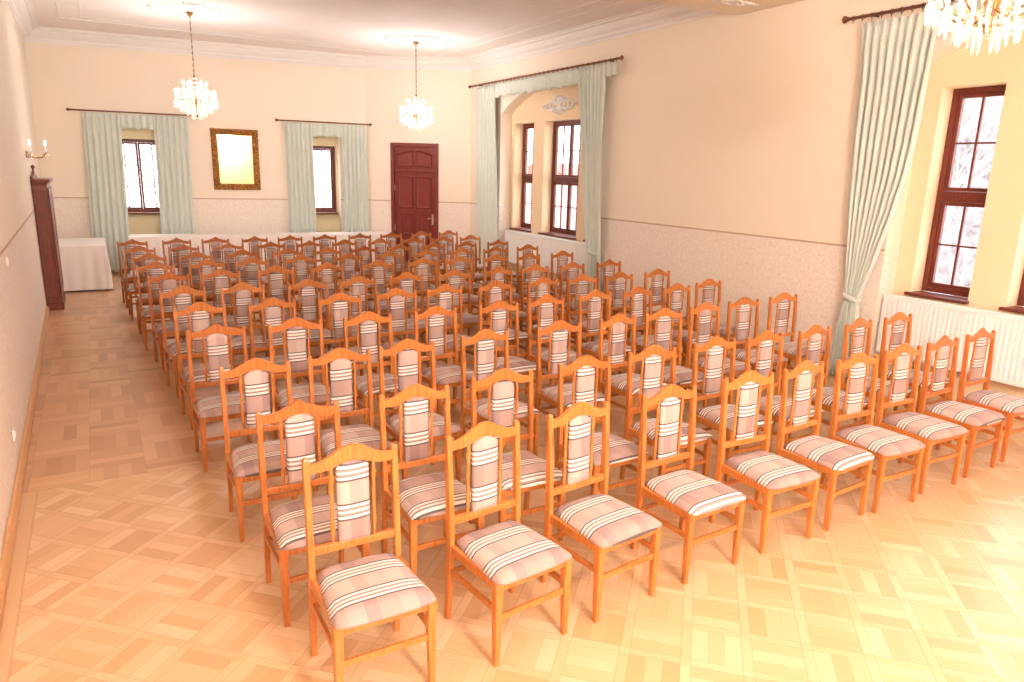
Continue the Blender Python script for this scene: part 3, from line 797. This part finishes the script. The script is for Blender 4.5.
# near right window
Ln = [(5.20, 3.88), (5.15, 3.30), (5.13, 2.57), (5.09, 2.02), (5.02, 1.4), (4.965, .96), (4.99, .80), (5.06, .35), (5.10, .02)]
Rn = [(4.36, 3.88), (4.39, 3.30), (4.43, 2.56), (4.46, 2.30), (4.54, 1.90), (4.635, 1.53), (4.71, 1.2), (4.80, .96), (4.79, .80), (4.74, .35), (4.70, .02)]
bse = (XC, 4.9, 0); c = drape(curtain_mesh(Ln, Rn, 9, .035, XC, seed=3), 'large pale green curtain tied back beside the nearest window niche', bse)
tie_band(c, bse, 4.97, 4.80, .95, XC, .075)
Lf = [(14.20, 3.95), (14.2, 2.6), (14.1, .8), (14.1, .02)]; Rf = [(13.40, 3.95), (13.30, 2.6), (13.18, .8), (13.18, .02)]
bse = (XC, 13.8, 0); drape(curtain_mesh(Lf, Rf, 7, .035, XC, seed=4), 'long pale green curtain hanging loose in the far right corner of the hall', bse)
Lc = [(10.50, 3.97), (10.31, 2.95), (10.12, 1.70), (10.0, 1.1), (9.90, .92), (9.88, .8), (9.95, .3), (9.98, .02)]
Rc = [(9.70, 3.97), (9.70, 2.75), (9.64, 1.48), (9.60, 1.1), (9.62, .92), (9.60, .8), (9.56, .3), (9.54, .02)]
bse = (XC, 10.0, 0); c = drape(curtain_mesh(Lc, Rc, 7, .04, XC, seed=5), 'pale green curtain with low tieback, between far niche and wide bare wall', bse)
tie_band(c, bse, 9.90, 9.62, .93, XC, .08)
def valance_bm(p0, p1, ztop, drop, X=None, n=14, out=(-1, 0)):
    p0 = Vector(p0); p1 = Vector(p1); d = (p1-p0); L_ = d.length; d.normalize(); o_ = Vector(out)
    bm = bmesh.new(); cols = n*8; rows = 8; V = []
    for r in range(rows+1):
        v = r/rows; row = []
        for c_ in range(cols+1):
            u = c_/cols; a = 2*PI*n*u
            amp = .012+.018*v
            q = p0+d*(L_*u+.01*math.sin(a*2))+o_*(amp*math.sin(a)+.012*math.sin(a*.37+1)*v)
            row.append(bm.verts.new((q.x, q.y, ztop-drop*v*(1+.05*math.sin(a*.5)))))
        V.append(row)
    for r in range(rows):
        for c_ in range(cols): bm.faces.new((V[r][c_], V[r][c_+1], V[r+1][c_+1], V[r+1][c_]))
    return bm
XV = XC-.085
bse = (XV, 11.5, 3.99); drape(valance_bm((XC, 13.40), (XC, 10.48), 3.96, .26, n=18), 'ruffled pale green valance between the curtains of the far right niche', (XC, 11.5, 3.7), name='valance', group=None, cat='valance')
drape(valance_bm((XC, 4.35), (XC, 1.6), 3.91, .24, n=17), 'ruffled pale green valance over the nearest window niche', (XC, 3, 3.7), name='valance', group=None, cat='valance')
drape(valance_bm((XC, 9.68), (XC, 9.42), 3.96, .2, n=2), 'short ruffled valance end right of the tied-back far curtain', (XC, 9.55, 3.76), name='valance', group=None, cat='valance')
rod('curtain_rod', (XC, 14.50, 4.00), (XC, 9.36, 4.00), .016, 'wooden curtain rod above the far right window niche', None, 34, wallx=XR)
rod('curtain_rod', (XC, 5.38, 3.95), (XC, 1.0, 3.95), .018, 'wooden curtain rod above the nearest window niche at top right', None, 40, wallx=XR)
# back wall curtains, built in the wall's own frame
def back_curtain(s0, s1, b0, b1, label, seed):
    # world y-like axis is local x of the wall: build with curtain_mesh then map
    bm = curtain_mesh([(s0, 3.14), (b0, .02)], [(s1, 3.14), (b1, .02)], 6, .030, 0, seed=seed)
    for v in bm.verts:
        x, y, z = v.co; v.co = (y, -.11+x, z)
    base = TB @ Vector(((s0+s1)/2, -.11, 0)); bmesh.ops.transform(bm, verts=bm.verts, matrix=Matrix.Translation(-base) @ TB)
    t = obj('curtain', bm, M_CURT, None, smooth=True, loc=base); solid(t); return tag(t, label, 'curtain', CG)
back_curtain(sx(0)-.02, sx(.61), sx(-.12), sx(.56), 'pale green curtain left of the left back window, behind the cloth-covered table', 11)
back_curtain(sx(1.20), sx(1.82), sx(1.14), sx(1.78), 'pale green curtain between the left back window and the gilt mirror', 12)
back_curtain(sx(3.72), sx(4.28), sx(3.70), sx(4.30), 'pale green curtain between the gilt mirror and the right back window', 13)
back_curtain(sx(4.92), sx(5.46), sx(4.90), sx(5.48), 'pale green curtain between the right back window and the door', 14)
for a, b, l in ((.60, 1.22, 'left'), (4.27, 4.93, 'right')):
    A = TB @ Vector((sx(a), -.11, 0)); B = TB @ Vector((sx(b), -.11, 0))
    drape(valance_bm(A.to_2d(), B.to_2d(), 3.14, .27, n=5, out=(TB.to_3x3() @ Vector((0, -1, 0))).to_2d()), 'small ruffled valance over the %s back window' % l, tuple((A+B)/2+Vector((0, 0, 2.9))), name='valance', group=None, cat='valance')
for a, b, l in ((-.20, 1.97, 'left'), (3.60, 5.60-.08, 'right')):
    A = TB @ Vector((sx(a), -.11, 3.175)); B = TB @ Vector((sx(b), -.11, 3.175))
    rod('curtain_rod', tuple(A), tuple(B), .014, 'thin curtain rod over the %s back window' % l, None, 0, wally=TB.to_3x3() @ Vector((0, .11, 0)))

# ------------------------------------------------------------------ mirror
sm0, sm1 = sx(2.235), sx(3.165)
base = TB @ Vector(((sm0+sm1)/2, -.0, 1.70)); mir = empty('wall_mirror', base, math.atan(math.tan(BA)))
tag(mir, 'rectangular mirror in a carved gilt frame on the back wall', 'mirror')
mw, mh, fwd = (sm1-sm0)/2, 1.25, .13
bm = bmesh.new(); rings = []
prof = [(0, 0), (.0, -.03), (.02, -.05), (.05, -.045), (.07, -.06), (.10, -.045), (.115, -.025), (.13, -.02), (.13, 0)]
def loopring(pr):
    q, y = pr; return [(-mw+q, y-.005, q), (mw-q, y-.005, q), (mw-q, y-.005, mh-q), (-mw+q, y-.005, mh-q)]
loft(bm, [loopring(p) for p in prof], cap=False)
fo = obj('gilt_frame', bm, M_GILT, mir)
bm = bmesh.new(); rn = random.Random(5)
per = []
for q in range(26):
    u = q/26*2*mw-mw+.015; per += [(u, .03), (u, mh-.03)]
for q in range(34):
    u = q/34*mh+.015; per += [(-mw+.03, u), (mw-.03, u)]
for (x, z) in per:
    r = rn.uniform(.018, .034); bmesh.ops.create_icosphere(bm, subdivisions=1, radius=r, matrix=Matrix.Translation((x+rn.uniform(-.012, .012), -.05, z+rn.uniform(-.012, .012))) @ Matrix.Diagonal((1.1, .7, .8, 1)))
obj('carving', bm, M_GILT, fo, smooth=True)
bm = bmesh.new(); box(bm, -mw+.12, mw-.12, -.022, -.012, .12, mh-.12); obj('mirror_glass', bm, M_MIRROR, mir)

# ------------------------------------------------------------------ tables with cloths
def table(name, label, w, d, h, loc, rz, nleg=2):
    t = empty(name, loc, rz); tag(t, label, 'table')
    bm = bmesh.new(); box(bm, -w/2, w/2, -d/2, d/2, h-.03, h-.008); obj('tabletop', bm, M_CHAIR, t)
    for sx_ in [(-1+2*k/(nleg-1)) for k in range(nleg)]:
        for sy_ in (-1, 1):
            bm = bmesh.new(); box(bm, sx_*(w/2-.06)-.02, sx_*(w/2-.06)+.02, sy_*(d/2-.06)-.02, sy_*(d/2-.06)+.02, 0, h-.03); obj('leg', bm, M_CHAIR, t)
    return t
def cloth(label, w, d, h, hem, loc, rz, mat, folds, flare=.06, amp=.02, group=None):
    bm = bmesh.new(); seg = []
    n = folds*8; per = 2*(w+d)
    def edge(s):
        s = s % per
        if s < w: return (-w/2+s, -d/2, 0, -1)
        s -= w
        if s < d: return (w/2, -d/2+s, 1, 0)
        s -= d
        if s < w: return (w/2-s, d/2, 0, 1)
        s -= w; return (-w/2, d/2-s, -1, 0)
    rings = []; rows = 8; rn = random.Random(3)
    for r in range(rows+1):
        v = r/rows; ring = []
        for i in range(n):
            x, y, nx, ny = edge(per*i/n)
            # soften at the corners
            cxn = x/(w/2); cyn = y/(d/2)
            f = (flare*v+amp*v**.7*(math.sin(2*PI*folds*i/n)+.4*math.sin(2*PI*folds*.37*i/n+1)))
            cor = (abs(cxn)**30)*(abs(cyn)**30)
            ring.append((x+nx*(f+.008)+cor*flare*v*(1 if x > 0 else -1)*.7, y+ny*(f+.008)+cor*flare*v*(1 if y > 0 else -1)*.7, h+.002-(h-hem)*v-(.004 if r else 0)))
        rings.append(ring)
    vr = loft(bm, rings, cap=False)
    bm.faces.new(vr[0])
    t = obj('tablecloth', bm, mat, None, smooth=False, loc=loc); t.rotation_euler = (0, 0, rz); solid(t, .004)
    tag(t, label, 'tablecloth', group); return t
TA = table('side_table', 'small table hidden under a white cloth in the back left corner', .80, 1.5, .78, (-.30, 15.08, 0), 0)
cloth('floor-length white cloth on the small table beside the tall cabinet', .80, 1.5, .785, .03, (-.30, 15.08, 0), 0, M_CLOTH, 22, .035, .012)
TL = table('long_table', 'long table under a pale cloth along the back wall', 5.25, .62, .79, (3.16, 15.76, 0), BA, 4)
cloth('pale cloth covering the long table behind the rearmost chairs', 5.25, .62, .795, .04, (3.16, 15.76, 0), BA, M_CLOTH, 70, .03, .014)

# ------------------------------------------------------------------ cabinet on the left wall
yc0, yc1 = 12.62, 13.65; xw = xl(13.1)+.012
cab = empty('tall_cabinet', (xw, (yc0+yc1)/2, 0), -0.0166*-1*0); tag(cab, 'tall narrow dark reddish wooden cabinet with crested top against the left wall', 'cabinet')
hy = (yc1-yc0)/2; D = .19
bm = bmesh.new(); box(bm, 0, D, -hy+.02, hy-.02, .12, 1.86); obj('body', bm, M_CAB, cab, bevel=.006)
bm = bmesh.new(); box(bm, 0, D+.03, -hy, hy, 0, .12); obj('plinth', bm, M_CAB, cab, bevel=.01)
bm = bmesh.new()
for k, (o_, z0, z1) in enumerate(((.0, 1.86, 1.885), (.02, 1.885, 1.91), (.045, 1.91, 1.95))): box(bm, 0, D+o_+.005, -hy-o_+.015, hy+o_-.015, z0, z1)
obj('cornice', bm, M_CAB, cab, bevel=.006)
bm = bmesh.new(); prism(bm, [(-hy, 1.951), (hy, 1.951), (hy, 1.99), (.25, 2.0), (.1, 2.04), (0, 2.07), (-.1, 2.04), (-.25, 2.0), (-hy, 1.99)], 'x', 0, .035); obj('crest', bm, M_CAB, cab, bevel=.006)
bm = bmesh.new(); lathe(bm, [(.001, 2.07), (.02, 2.075), (.012, 2.09), (.028, 2.11), (.022, 2.135), (.006, 2.15), (.001, 2.155)], 10, .02, -.0); obj('finial', bm, M_CAB, cab, smooth=True)
for s in (-1, 1):
    bm = bmesh.new(); box(bm, D+.001, D+.018, s*.245-.22, s*.245+.22, .16, 1.82); dr = obj('door', bm, M_CAB, cab, bevel=.005)
    bm = bmesh.new(); loft(bm, [[(D+.018, s*.245-.16, .24), (D+.018, s*.245+.16, .24), (D+.018, s*.245+.16, 1.74), (D+.018, s*.245-.16, 1.74)], [(D+.028, s*.245-.12, .28), (D+.028, s*.245+.12, .28), (D+.028, s*.245+.12, 1.70), (D+.028, s*.245-.12, 1.70)]]); obj('panel', bm, M_CAB, dr)
    bm = bmesh.new(); bmesh.ops.create_icosphere(bm, subdivisions=2, radius=.014, matrix=Matrix.Translation((D+.03, s*.05, .98))); obj('knob', bm, M_BRASS, dr, smooth=True)
# carved side pilaster on the near side
bm = bmesh.new(); box(bm, .03, D-.03, -hy+.008, -hy+.021, .22, 1.78); obj('side_panel', bm, M_CAB, cab, bevel=.005)

# ------------------------------------------------------------------ wall sconce above the cabinet
sc = empty('wall_sconce', (xl(12.4), 12.4, 2.30)); tag(sc, 'two-armed brass and crystal wall sconce above the tall cabinet', 'wall lamp')
bm = bmesh.new(); lathe(bm, [(.001, 0), (.05, 0), (.045, .015), (.02, .03), (.001, .03)], 14)
bmesh.ops.rotate(bm, verts=bm.verts, matrix=Matrix.Rotation(PI/2, 3, 'Y')); obj('backplate', bm, M_BRASS, sc, smooth=True)
for s, AX, AY in ((-1, .07, -.22), (1, .24, .06)):
    bm = bmesh.new(); tube(bm, [(.02, 0, 0), (AX*.4, AY*.4, -.05), (AX*.8, AY*.8, -.04), (AX, AY, .02)], .008); arm = obj('arm', bm, M_BRASS, sc, smooth=True)
    bm = bmesh.new(); lathe(bm, [(.001, .02), (.04, .03), (.045, .04), (.012, .042), (.011, .12), (.001, .12)], 12, AX, AY); obj('candle_cup', bm, M_PLASTIC, arm, smooth=True)
    bm = bmesh.new(); lathe(bm, [(.001, .12), (.014, .135), (.016, .155), (.006, .19), (.001, .2)], 10, AX, AY); obj('bulb', bm, M_BULB, arm, smooth=True)
    for q in range(4):
        a = q*PI/2; bm = bmesh.new(); bmesh.ops.create_icosphere(bm, subdivisions=1, radius=.012, matrix=Matrix.Translation((AX+.04*math.cos(a), AY+.04*math.sin(a), -.01)) @ Matrix.Diagonal((1, 1, 2.4, 1))); obj('crystal_drop', bm, M_CRYSTAL, arm)
# wall outlets
for y, z, l in ((7.25, 1.40, 'small white switch plate on the left wall at the wallpaper border'), (5.9, .32, 'small white socket low on the left wall near the floor')):
    o = empty('light_switch' if z > 1 else 'wall_socket', (xl(y), y, z)); tag(o, l, 'switch' if z > 1 else 'socket')
    bm = bmesh.new(); box(bm, 0, .010, -.04, .04, -.04, .04); obj('plate', bm, M_PLASTIC, o, bevel=.003)
    bm = bmesh.new(); box(bm, .010, .016, -.02, .02, -.025, .025); obj('rocker' if z > 1 else 'insert', bm, M_PLASTIC, o, bevel=.002)

# ------------------------------------------------------------------ radiators
def radiator(y0, y1, z0, z1, label):
    r = empty('radiator', (XR+.10, (y0+y1)/2, 0)); tag(r, label, 'radiator', None)
    hl = (y0-y1)/2
    bm = bmesh.new(); n = int((y0-y1)/.05); pts = []
    for k in range(n):
        a = -hl+2*hl*k/n; w = 2*hl/n
        pts += [(-.045, a+.0*w), (-.045, a+.12*w), (-.058, a+.3*w), (-.058, a+.78*w), (-.045, a+.96*w)]
    pts.append((-.045, hl))
    F0 = [bm.verts.new((x, y, z0+.05)) for x, y in pts]; F1 = [bm.verts.new((x, y, z1-.05)) for x, y in pts]
    for a in range(len(pts)-1): bm.faces.new((F0[a], F0[a+1], F1[a+1], F1[a]))
    o = obj('front_panel', bm, M_RAD, r); s_ = o.modifiers.new('solid', 'SOLIDIFY'); s_.thickness = .004
    bm = bmesh.new(); box(bm, -.058, -.040, -hl, hl, z0, z0+.05); box(bm, -.058, -.040, -hl, hl, z1-.05, z1-.012); obj('header', bm, M_RAD, r, bevel=.006)
    bm = bmesh.new(); box(bm, .045, .058, -hl, hl, z0, z1-.012); obj('rear_panel', bm, M_RAD, r, bevel=.004)
    bm = bmesh.new()
    box(bm, -.060, -.045, -hl, hl, z1-.012, z1); box(bm, .045, .060, -hl, hl, z1-.012, z1)
    for k in range(int(2*hl/.04)): box(bm, -.045, .045, -hl+.04*k, -hl+.04*k+.022, z1-.010, z1-.002)
    obj('top_grille', bm, M_RAD, r)
    for s in (-1, 1):
        bm = bmesh.new(); box(bm, -.058, .058, s*(hl+.004)-.004, s*(hl+.004)+.004, z0+.01, z1); obj('side_panel', bm, M_RAD, r, bevel=.003)
    for s in (-1, 1):
        for q in (.25, .9):
            bm = bmesh.new(); box(bm, .058, .150, s*hl*q-.02, s*hl*q+.02, z1-.25, z1-.2); box(bm, .058, .150, s*hl*q-.02, s*hl*q+.02, z0+.1, z0+.15); obj('bracket', bm, M_RAD, r)
    bm = bmesh.new(); tube(bm, [(0, hl-.06, z0+.01), (0, hl-.06, z0-.05), (.06, hl-.06, z0-.09), (.06, hl-.06, 0)], .011); tube(bm, [(0, -hl+.08, z0+.01), (0, -hl+.08, z0-.05), (.06, -hl+.08, z0-.09), (.06, -hl+.08, 0)], .011); obj('pipe', bm, M_RAD, r, smooth=True)
radiator(4.62, 1.42, .36, 1.02, 'long white panel radiator under the nearest windows, behind the right-hand chairs')
radiator(13.16, 9.98, .36, 1.02, 'long white panel radiator under the far right windows')

# ------------------------------------------------------------------ chandeliers
def make_chandelier():
    t = empty('chandelier')          # origin at the lowest crystal
    top = .66
    bm = bmesh.new(); prof = [(.001, .02), (.02, .03), (.035, .06), (.015, .09), (.02, .15), (.045, .2), (.02, .25), (.014, .34), (.03, .40), (.012, .45), (.01, .56), (.02, .60), (.008, .64), (.001, .66)]
    lathe(bm, prof, 14); obj('stem', bm, M_BRASS, t, smooth=True)
    # ring frame
    bm = bmesh.new()
    for R_, z in ((.30, .22), (.17, .36)):
        tube(bm, [(R_*math.cos(k*PI/16), R_*math.sin(k*PI/16), z) for k in range(33)], .007, 6)
    for k in range(8):
        a = k*PI/4; tube(bm, [(.02*math.cos(a), .02*math.sin(a), .08), (.16*math.cos(a), .16*math.sin(a), .10), (.30*math.cos(a), .30*math.sin(a), .22)], .004, 5)
    obj('ring_frame', bm, M_BRASS, t, smooth=True)
    for tier, (n, R_, z) in enumerate(((12, .30, .24), (6, .17, .38))):
        bm = bmesh.new(); tube(bm, [(.03, 0, z-.08), (R_*.5, 0, z-.13), (R_*.85, 0, z-.07), (R_, 0, z)], .006, 6); arm_me = None
        a0 = obj('arm', bm, M_BRASS, t, smooth=True)
        bm = bmesh.new(); lathe(bm, [(.001, z), (.035, z+.01), (.04, z+.02), (.012, z+.022), (.011, z+.075), (.001, z+.075)], 10, R_, 0); cup = obj('candle', bm, M_PLASTIC, a0, smooth=True)
        bm = bmesh.new(); lathe(bm, [(.001, z+.075), (.015, z+.09), (.017, z+.11), (.007, z+.145), (.001, z+.155)], 8, R_, 0); bl = obj('bulb', bm, M_BULB, a0, smooth=True)
        for k in range(1, n):
            c_ = copy_tree(a0, t); c_.rotation_euler = (0, 0, 2*PI*k/n)
    # crystals: long prisms round the ring and strands forming the basket
    def prism_bm(ln, r):
        bm = bmesh.new(); loft(bm, [[(q[0]*.3, q[1]*.3, 0) for q in hexa(r)], [(q[0], q[1], -ln*.25) for q in hexa(r)], [(q[0]*.8, q[1]*.8, -ln*.8) for q in hexa(r)], [(q[0]*.1, q[1]*.1, -ln) for q in hexa(r)]]); return bm
    def hexa(r): return [(r*math.cos(k*PI/3), r*.6*math.sin(k*PI/3)) for k in range(6)]
    c0_ = obj('crystal_prism', prism_bm(.13, .016), M_CRYSTAL, t); first = True
    cnt = 0
    for (n, R_, z) in ((28, .315, .235), (22, .24, .17), (16, .18, .36), (14, .15, .11), (6, .06, .06)):
        for k in range(n):
            a = 2*PI*(k+.5*(cnt % 2))/n
            o = c0_ if first else c0_.copy()
            if not first: C.objects.link(o); o.parent = t
            first = False
            o.location = (R_*math.cos(a), R_*math.sin(a), z); o.rotation_euler = (0, 0, a)
        cnt += 1
    bm = bmesh.new()
    for k in range(14):
        a = 2*PI*k/14
        for q in range(12):
            u = q/11; R_ = .31*math.cos(u*PI/2*.97); z = .22-.19*math.sin(u*PI/2)
            bmesh.ops.create_icosphere(bm, subdivisions=1, radius=.011, matrix=Matrix.Translation((R_*math.cos(a), R_*math.sin(a), z)))
    for k in range(12):
        a = 2*PI*k/12
        for q in range(8):
            u = q/7; R_ = .17*(1-u)+.02; z = .37+.2*u-.10*math.sin(PI*u)
            bmesh.ops.create_icosphere(bm, subdivisions=1, radius=.009, matrix=Matrix.Translation((R_*math.cos(a), R_*math.sin(a), z)))
    o = obj('bead_strands', bm, M_CRYSTAL, t); o['kind'] = 'stuff'
    return t
def hang(t, x, y, zb, power, label):
    t.location = (x, y, zb)
    bm = bmesh.new(); ztop = HC-zb
    # chain
    L_ = ztop-.66-.08; n = max(4, int(L_/.045))
    for k in range(n):
        z = .66+L_*(k+.5)/n
        pts = [(.010*math.cos(q*PI/4), 0, z+.028*math.sin(q*PI/4)) for q in range(9)]
        if k % 2: pts = [(0, p[0], p[2]) for p in pts]
        tube(bm, pts, .0032, 4)
    tube(bm, [(0, 0, .62), (0, 0, ztop-.05)], .004, 5)
    obj('chain', bm, M_BRASS, t)
    bm = bmesh.new(); lathe(bm, [(.001, ztop-.11), (.02, ztop-.10), (.05, ztop-.06), (.06, ztop-.037), (.001, ztop-.037)], 14); obj('canopy', bm, M_BRASS, t, smooth=True)
    ld = bpy.data.lights.new('chandelier_light', 'POINT'); ld.energy = power; ld.color = (1, .955, .925); ld.shadow_soft_size = .30
    lo = bpy.data.objects.new('chandelier_light', ld); C.objects.link(lo); lo.location = (x, y, zb+.25)
    return tag(t, label, 'chandelier', 'crystal chandeliers')
ch0 = make_chandelier()
spots = [(1.6, 13.1, 3.0, CHANDELIER_POWER, 'lit crystal chandelier hanging far back on the left, above the left back window'),
         (5.54, 13.3, 3.0, CHANDELIER_POWER, 'lit crystal chandelier hanging in front of the dark red door'),
         (4.46, 2.38, 3.03, NEAR_POWER, 'large crystal chandelier cut off by the top right corner'),
         (1.6, -1.9, 3.03, ADDED_HALL_POWER, 'added unseen chandelier lighting the near hall from behind the viewpoint')]  # last one is added out of view behind the camera to light the hall
protos = [copy_tree(ch0) for _ in range(3)]
for (x, y, z, p, l), t in zip(spots, [ch0]+protos): hang(t, x, y, z, p, l)

# ------------------------------------------------------------------ outside
bm = bmesh.new(); box(bm, -30, 60, -40, 70, -2.6, -2.5); 
g = obj('ground', bm, M_GROUND); g['kind'] = 'structure'
def hill_mat():
    k = NT('winter_woodland'); v = k.coord()
    n = k.noise(v, .9, 6, .75); n2 = k.noise(k.mapv(v, (1, 2.2, .5)), 1.8, 5, .7)
    c = k.mix(k.ramp(n, [(.38, (0, 0, 0, 1)), (.62, (1, 1, 1, 1))]), srgb(84, 76, 74), srgb(158, 148, 146))
    return k.setp(.95, 0, .1, k.mix(k.math('MULTIPLY', n2, .6), c, srgb(118, 108, 110)))
bm = bmesh.new(); rn = random.Random(9); G_ = []
for a in range(25):
    row = []
    for b in range(61):
        u = a/24; x = 34+22*u+rn.uniform(-.5, .5); y = -6+58*b/60; z = -2.6+15*u**.8+rn.uniform(-.6, .6)*(u > 0)
        row.append(bm.verts.new((x, y, z)))
    G_.append(row)
for a in range(24):
    for b in range(60): bm.faces.new((G_[a][b], G_[a][b+1], G_[a+1][b+1], G_[a+1][b]))
h_ = obj('hillside', bm, hill_mat(), smooth=True); h_['kind'] = 'structure'
def tree(x, y, h, seed, label, spread=.5):
    rn = random.Random(seed); bm = bmesh.new()
    def br(p, d, L_, r, lv):
        q = p+d*L_
        mid = p+d*L_*.5+Vector((rn.uniform(-1, 1), rn.uniform(-1, 1), rn.uniform(-.5, .5)))*L_*.06
        tube(bm, [p, mid, q], [r, r*.85, r*.7], 5 if lv < 2 else 3)
        if lv >= 6: return
        for k in range(3 if lv < 4 else 3):
            nd = (d+Vector((rn.uniform(-1, 1), rn.uniform(-1, 1), rn.uniform(-.3, .7)))*(.55+.1*lv)).normalized()
            br(p+d*L_*rn.uniform(.55, 1), nd, L_*rn.uniform(.62, .8), r*.6, lv+1)
    br(Vector((0, 0, 0)), Vector((0, 0, 1)), h*.28, h*.009, 0)
    o = obj('bare_tree', bm, M_BARK, None, loc=(x, y, -2.5)); tag(o, label, 'tree', 'bare trees outside'); return o
for k, (x, y, h) in enumerate(((14.5, 7.4, 9), (22, 12.6, 11), (19, 3.5, 9), (32, 17.5, 13), (38, 26, 13))):
    tree(x, y, h, 20+k, ['bare pale tree close outside the nearest window', 'taller bare tree outside the nearest window, set further back', 'bare tree outside past the right edge of the nearest window', 'bare tree furthest off outside the right-hand windows', 'bare tree behind the others outside the nearest window'][k])
tree(-.5, 24, 8, 40, 'bare tree outside the left back window'); tree(2.6, 26, 9, 41, 'thin bare tree outside the back windows, to the right')
hb = empty('neighbouring_house', (25.2, 36, -2.5)); tag(hb, 'red rendered house seen through the wide far right window', 'building')
bm = bmesh.new(); box(bm, 0, 12, 0, 8, 0, 4.4); obj('wall', bm, M_BRICK, hb)
bm = bmesh.new(); prism(bm, [(-.4, 4.4), (8.4, 4.4), (4, 5.3)], 'x', -.3, 12.3); obj('roof', bm, M_ROOF, hb)
